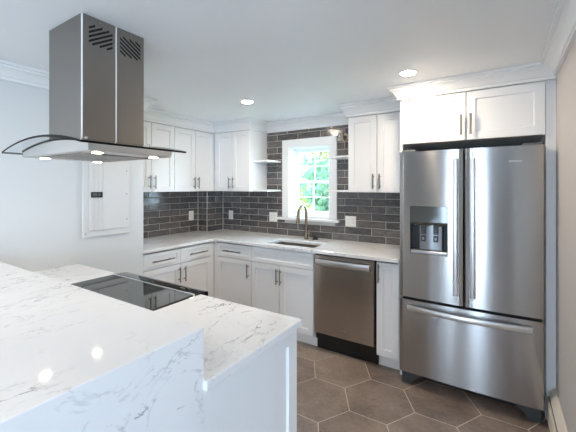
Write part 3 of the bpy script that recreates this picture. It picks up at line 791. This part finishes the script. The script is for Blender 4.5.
for x in (GX0 + 0.09, GX1 - 0.09): tube(b, [(x, -2.032, 0.80), (x, -1.985, 0.80)], 0.009, 10)
obj('handle', b, M['steel_handle'], od)
b = B(); box(b, GX0 + 0.12, GX1 - 0.12, -2.031, -2.0285, 0.36, 0.70, 0.001); obj('oven_window', b, M['glassblack'], od)
b = B(); box(b, GX0 + 0.004, GX1 - 0.004, -2.06, -2.032, 0.04, 0.19, 0.004); obj('storage_drawer', b, M['steel_dark'], rg)

# ------------------------------------------------------------------ range hood
hd = thing('range_hood', 'stainless island range hood with curved glass canopy above the cooktop', 'range hood', (1.5975, -2.405, CEIL))
OX, OY, OZ = 1.5975, -2.405, CEIL
def L(x, y, z): return (x - OX, y - OY, z - OZ)
def lbox(bm, x0, x1, y0, y1, z0, z1, bev=0, mi=0): return box(bm, x0 - OX, x1 - OX, y0 - OY, y1 - OY, z0 - OZ, z1 - OZ, bev, mi)
CX0, CX1, CY0, CY1 = 1.434, 1.758, -2.558, -2.248
ZG = 1.702          # crown of the glass
b = B()
lbox(b, CX0, CX1 - 0.003, CY0 + 0.003, CY1 - 0.003, ZG - 0.01, CEIL - 0.001, 0.001)
obj('chimney', b, M['steel_hood'], hd)
ym = (CY0 + CY1) / 2 + 0.004
b = B(); lbox(b, CX0 - 0.0005, CX1 - 0.006, CY0, CY0 + 0.0028, ZG, CEIL - 0.001, 0.0008); obj('side_panel', b, M['steel_hood'], hd)
slots = []
for (y0, y1, sgn) in ((CY0 + 0.003, ym - 0.003, 1), (ym + 0.003, CY1 - 0.002, -1)):
    b = B(); lbox(b, CX1 - 0.003, CX1, y0, y1, ZG, CEIL - 0.001, 0.0008); pn = obj('front_panel', b, M['steel_hood'], hd)
    # slanted vent slots, proud dark strips standing for the shade inside them
    b = B(); cy = (y0 + y1) / 2 + (0.006 if sgn > 0 else -0.002); hw = 0.055; zc = 2.186; hh = 0.045; sl = 0.62 * sgn
    for k in range(-4, 5):
        zz = zc + k * 0.0205
        ts = [t for t in (-hw, hw)]
        lo_, hi_ = -hw, hw
        a = (-hh - (zz - zc)) / sl; c = (hh - (zz - zc)) / sl; a, c = min(a, c), max(a, c)
        lo_, hi_ = max(lo_, a), min(hi_, c)
        if hi_ - lo_ < 0.012: continue
        q = [(cy + lo_, zz + sl * lo_), (cy + hi_, zz + sl * hi_)]
        t = 0.0055
        pts = [(q[0][0] - OY, q[0][1] - t - OZ), (q[1][0] - OY, q[1][1] - t - OZ), (q[1][0] - OY, q[1][1] + t - OZ), (q[0][0] - OY, q[0][1] + t - OZ)]
        prism(b, pts, 'x', CX1 - 0.002 - OX, CX1 + 0.0006 - OX)
    obj('vent_slot_shade', b, M['recess_shade'], pn)
    b = B(); lathe(b, L(CX1 - 0.0005, (y0 + y1) / 2, 2.252), [(0.0035, 0), (0.003, 0.002), (0.001, 0.003)], 10, axis='x'); obj('screw', b, M['chrome'], pn)
b = B()   # bright folded seams
for y in (CY0 + 0.0015, ym): lbox(b, CX1 - 0.004, CX1 + 0.0012, y - 0.0028, y + 0.0028, ZG, CEIL - 0.002, 0.0006)
obj('seam', b, M['plate'], hd)
# curved glass canopy (arc in x, straight in y)
GX_0, GX_1, GY_0, GY_1 = 1.212, 2.003, -2.68, -2.178
def zg(x):
    t = (x - (GX_0 + GX_1) / 2) / ((GX_1 - GX_0) / 2)
    return ZG - 0.047 * (t * t)
n = 28; T = 0.009
b = B(); top, bot = [], []
for i in range(n + 1):
    x = GX_0 + (GX_1 - GX_0) * i / n
    top.append([b.verts.new(L(x, y, zg(x) + T)) for y in (GY_0, GY_1)]); bot.append([b.verts.new(L(x, y, zg(x))) for y in (GY_0, GY_1)])
for i in range(n):
    b.faces.new((top[i][0], top[i + 1][0], top[i + 1][1], top[i][1])); b.faces.new((bot[i][0], bot[i][1], bot[i + 1][1], bot[i + 1][0]))
    for s in (0, 1):
        f = b.faces.new((top[i][s], bot[i][s], bot[i + 1][s], top[i + 1][s])); f.material_index = 1
for i in (0, n):
    f = b.faces.new((top[i][0], top[i][1], bot[i][1], bot[i][0])); f.material_index = 1
obj('glass_canopy', b, [M['hoodglass'], M['glassedge']], hd)
# body under the glass
HX0, HX1, HY0, HY1, HZ = 1.27, 1.925, -2.612, -2.205, 1.636
b = B(); n = 24
prof = [(HX0 + (HX1 - HX0) * i / n, zg(HX0 + (HX1 - HX0) * i / n) - 0.0025) for i in range(n + 1)]
prism(b, [(x - OX, z - OZ) for x, z in [(HX0, HZ + 0.004)] + prof + [(HX1, HZ + 0.004)]], 'y', HY0 - OY, HY1 - OY)
hb = obj('hood_body', b, M['steel_lit'], hd)
b = B()   # rubber gasket along the curved upper front edge
prism(b, [(x - OX, z - OZ) for x, z in [(p[0], p[1] - 0.003) for p in prof] + [(p[0], p[1] + 0.004) for p in prof[::-1]]], 'y', HY0 - 0.003 - OY, HY0 + 0.004 - OY)
obj('gasket', b, M['glassedge'], hb)
b = B(); lbox(b, HX0, HX1, HY0, HY1, HZ, HZ + 0.0038, 0.001)
obj('bottom_plate', b, M['steel_lit'], hb)
for x0, x1 in ((HX0 + 0.125, (HX0 + HX1) / 2 - 0.004), ((HX0 + HX1) / 2 + 0.004, HX1 - 0.125)):
    b = B(); lbox(b, x0, x1, HY0 + 0.03, HY1 - 0.03, HZ - 0.004, HZ - 0.0002, 0.001)
    for q in range(1, 9): lbox(b, x0 + 0.012, x1 - 0.012, HY0 + 0.03 + q * 0.0385 - 0.004, HY0 + 0.03 + q * 0.0385 + 0.004, HZ - 0.0055, HZ - 0.0035, 0.0008, 0)
    obj('grease_filter', b, M['steel_hood'], hb)
for x, y in ((1.357, -2.545), (1.872, -2.548), (1.330, -2.268), (1.868, -2.270)):
    b = B(); lathe(b, L(x, y, HZ), [(0.028, 0), (0.028, -0.003), (0.023, -0.0032), (0.0225, -0.001)], 24, 0)
    lp = obj('hood_lamp', b, M['chrome'], hd)
    b = B(); lathe(b, L(x, y, HZ - 0.0034), [(0.022, 0), (0.018, -0.002), (0.004, -0.0028)], 20); obj('lamp_lens', b, M['hood_glow'], lp)
for x, y in ((1.80, -2.56), (1.80, -2.25)):
    b = B(); lathe(b, L(x, y, zg(x) + T), [(0.008, 0), (0.008, 0.006), (0.005, 0.008)], 14); obj('glass_fixing', b, M['chrome'], hd)

# ------------------------------------------------------------------ recessed ceiling lights
def can(x, y, label):
    r = thing('recessed_light', label, 'ceiling light', (x, y, CEIL), 0, 'recessed ceiling lights')
    bm = B(); lathe(bm, (0, 0, 0), [(0.062, 0), (0.060, -0.005), (0.05, -0.006), (0.048, -0.002)], 32); obj('trim_ring', bm, M['plate'], r)
    bm = B(); lathe(bm, (0, 0, -0.0045), [(0.047, 0), (0.046, -0.002), (0.02, -0.003)], 32); obj('diffuser', bm, M['can_glow'], r)
can(1.385, -0.955, 'round glowing recessed light in ceiling, near the window')
can(2.805, -0.955, 'round glowing recessed light in ceiling, in front of the refrigerator')
can(1.35, -3.75, 'unseen recessed light added behind the raised bar to brighten it, left one')  # outside the view, added to brighten the bar top
can(2.75, -4.05, 'unseen recessed light added behind the raised bar to brighten it, right one')  # also out of view, added for the same overhead light

# ------------------------------------------------------------------ baseboard heater on the right wall
ht = thing('baseboard_heater', 'cream baseboard heater low along the right wall beside refrigerator', 'heater', (0, 0, 0))
HXF = 3.586; HY = -0.618
b = B(); prism(b, [(XR - 0.001, 0.0), (XR - 0.001, 0.206), (XR - 0.012, 0.206), (HXF + 0.012, 0.172), (HXF + 0.012, 0.166), (XR - 0.012, 0.198), (XR - 0.008, 0.19), (XR - 0.008, 0.0)], 'y', YC, HY - 0.012); obj('back_cover', b, M['heater'], ht)
b = B(); prism(b, [(HXF, 0.018), (HXF + 0.006, 0.018), (HXF + 0.006, 0.138), (HXF + 0.012, 0.152), (HXF + 0.008, 0.154), (HXF, 0.14)], 'y', YC + 0.005, HY - 0.012); obj('front_panel', b, M['heater'], ht)
b = B(); box(b, HXF + 0.016, XR - 0.010, YC + 0.01, HY - 0.014, 0.03, 0.15); obj('gap_shade', b, M['recess_shade'], ht)  # dark block standing for the shade in the heater gap
b = B(); prism(b, [(XR - 0.001, 0.0), (XR - 0.001, 0.207), (XR - 0.012, 0.207), (HXF + 0.010, 0.174), (HXF - 0.001, 0.15), (HXF - 0.001, 0.0)], 'y', HY - 0.0115, HY, 0, 0.001); obj('end_cap', b, M['heater'], ht)

# ------------------------------------------------------------------ garden beyond the window
b = B(); box(b, -12, 12, 0.6, 22, -1.1, -1.0); go = obj('lawn', b, M['ground']); go['kind'] = 'structure'
def tree(x, y, h, r, m, label, seed, nleaf=2600):
    rd_ = random.Random(seed); t = thing('tree', label, 'tree', (x, y, -1.0), 0, 'trees outside the window')
    bm = B(); tube(bm, [(0, 0, 0), (0.05, 0, h * 0.35), (0, 0.06, h * 0.8)], [0.14, 0.10, 0.04], 10)
    for k in range(6):
        a = k * 1.05 + rd_.random(); z = h * (0.35 + 0.07 * k); tube(bm, [(0.02, 0.02, z), (math.cos(a) * r * 0.4, math.sin(a) * r * 0.4, z + r * 0.3), (math.cos(a) * r * 0.8, math.sin(a) * r * 0.8, z + r * 0.45)], [0.05, 0.03, 0.012], 6)
    obj('trunk', bm, M['bark'], t)
    bm = B(); la = bm.faces.layers.float.new('tone')
    blobs = [(rd_.gauss(0, r * 0.45), rd_.gauss(0, r * 0.45), h * rd_.uniform(0.3, 1.0), r * rd_.uniform(0.25, 0.5)) for _ in range(22)]
    for i in range(nleaf):
        bx, by, bz, br = rd_.choice(blobs); d = Vector((rd_.gauss(0, 1), rd_.gauss(0, 1), rd_.gauss(0, 1))).normalized() * br * rd_.uniform(0.6, 1)
        c = Vector((bx, by, bz)) + d; u = Vector((rd_.gauss(0, 1), rd_.gauss(0, 1), rd_.gauss(0, 1))).normalized(); v = u.orthogonal().normalized(); s = rd_.uniform(0.05, 0.11)
        q = [bm.verts.new(c + u * s), bm.verts.new(c + v * s * 0.5), bm.verts.new(c - u * s), bm.verts.new(c - v * s * 0.5)]
        f = bm.faces.new(q); f[la] = rd_.random()
    obj('foliage', bm, m, t, smooth=False)
tree(-1.2, 5.2, 4.6, 1.2, M['leaf1'], 'bright green leafy tree outside the window, left one', 1)
tree(-3.6, 11.0, 7.5, 2.6, M['leaf1'], 'tall pale green tree farther back outside the window', 4, 3200)
tree(0.75, 2.9, 3.0, 0.85, M['leaf2'], 'bushy blue green tree outside the window, nearest the glass', 3)
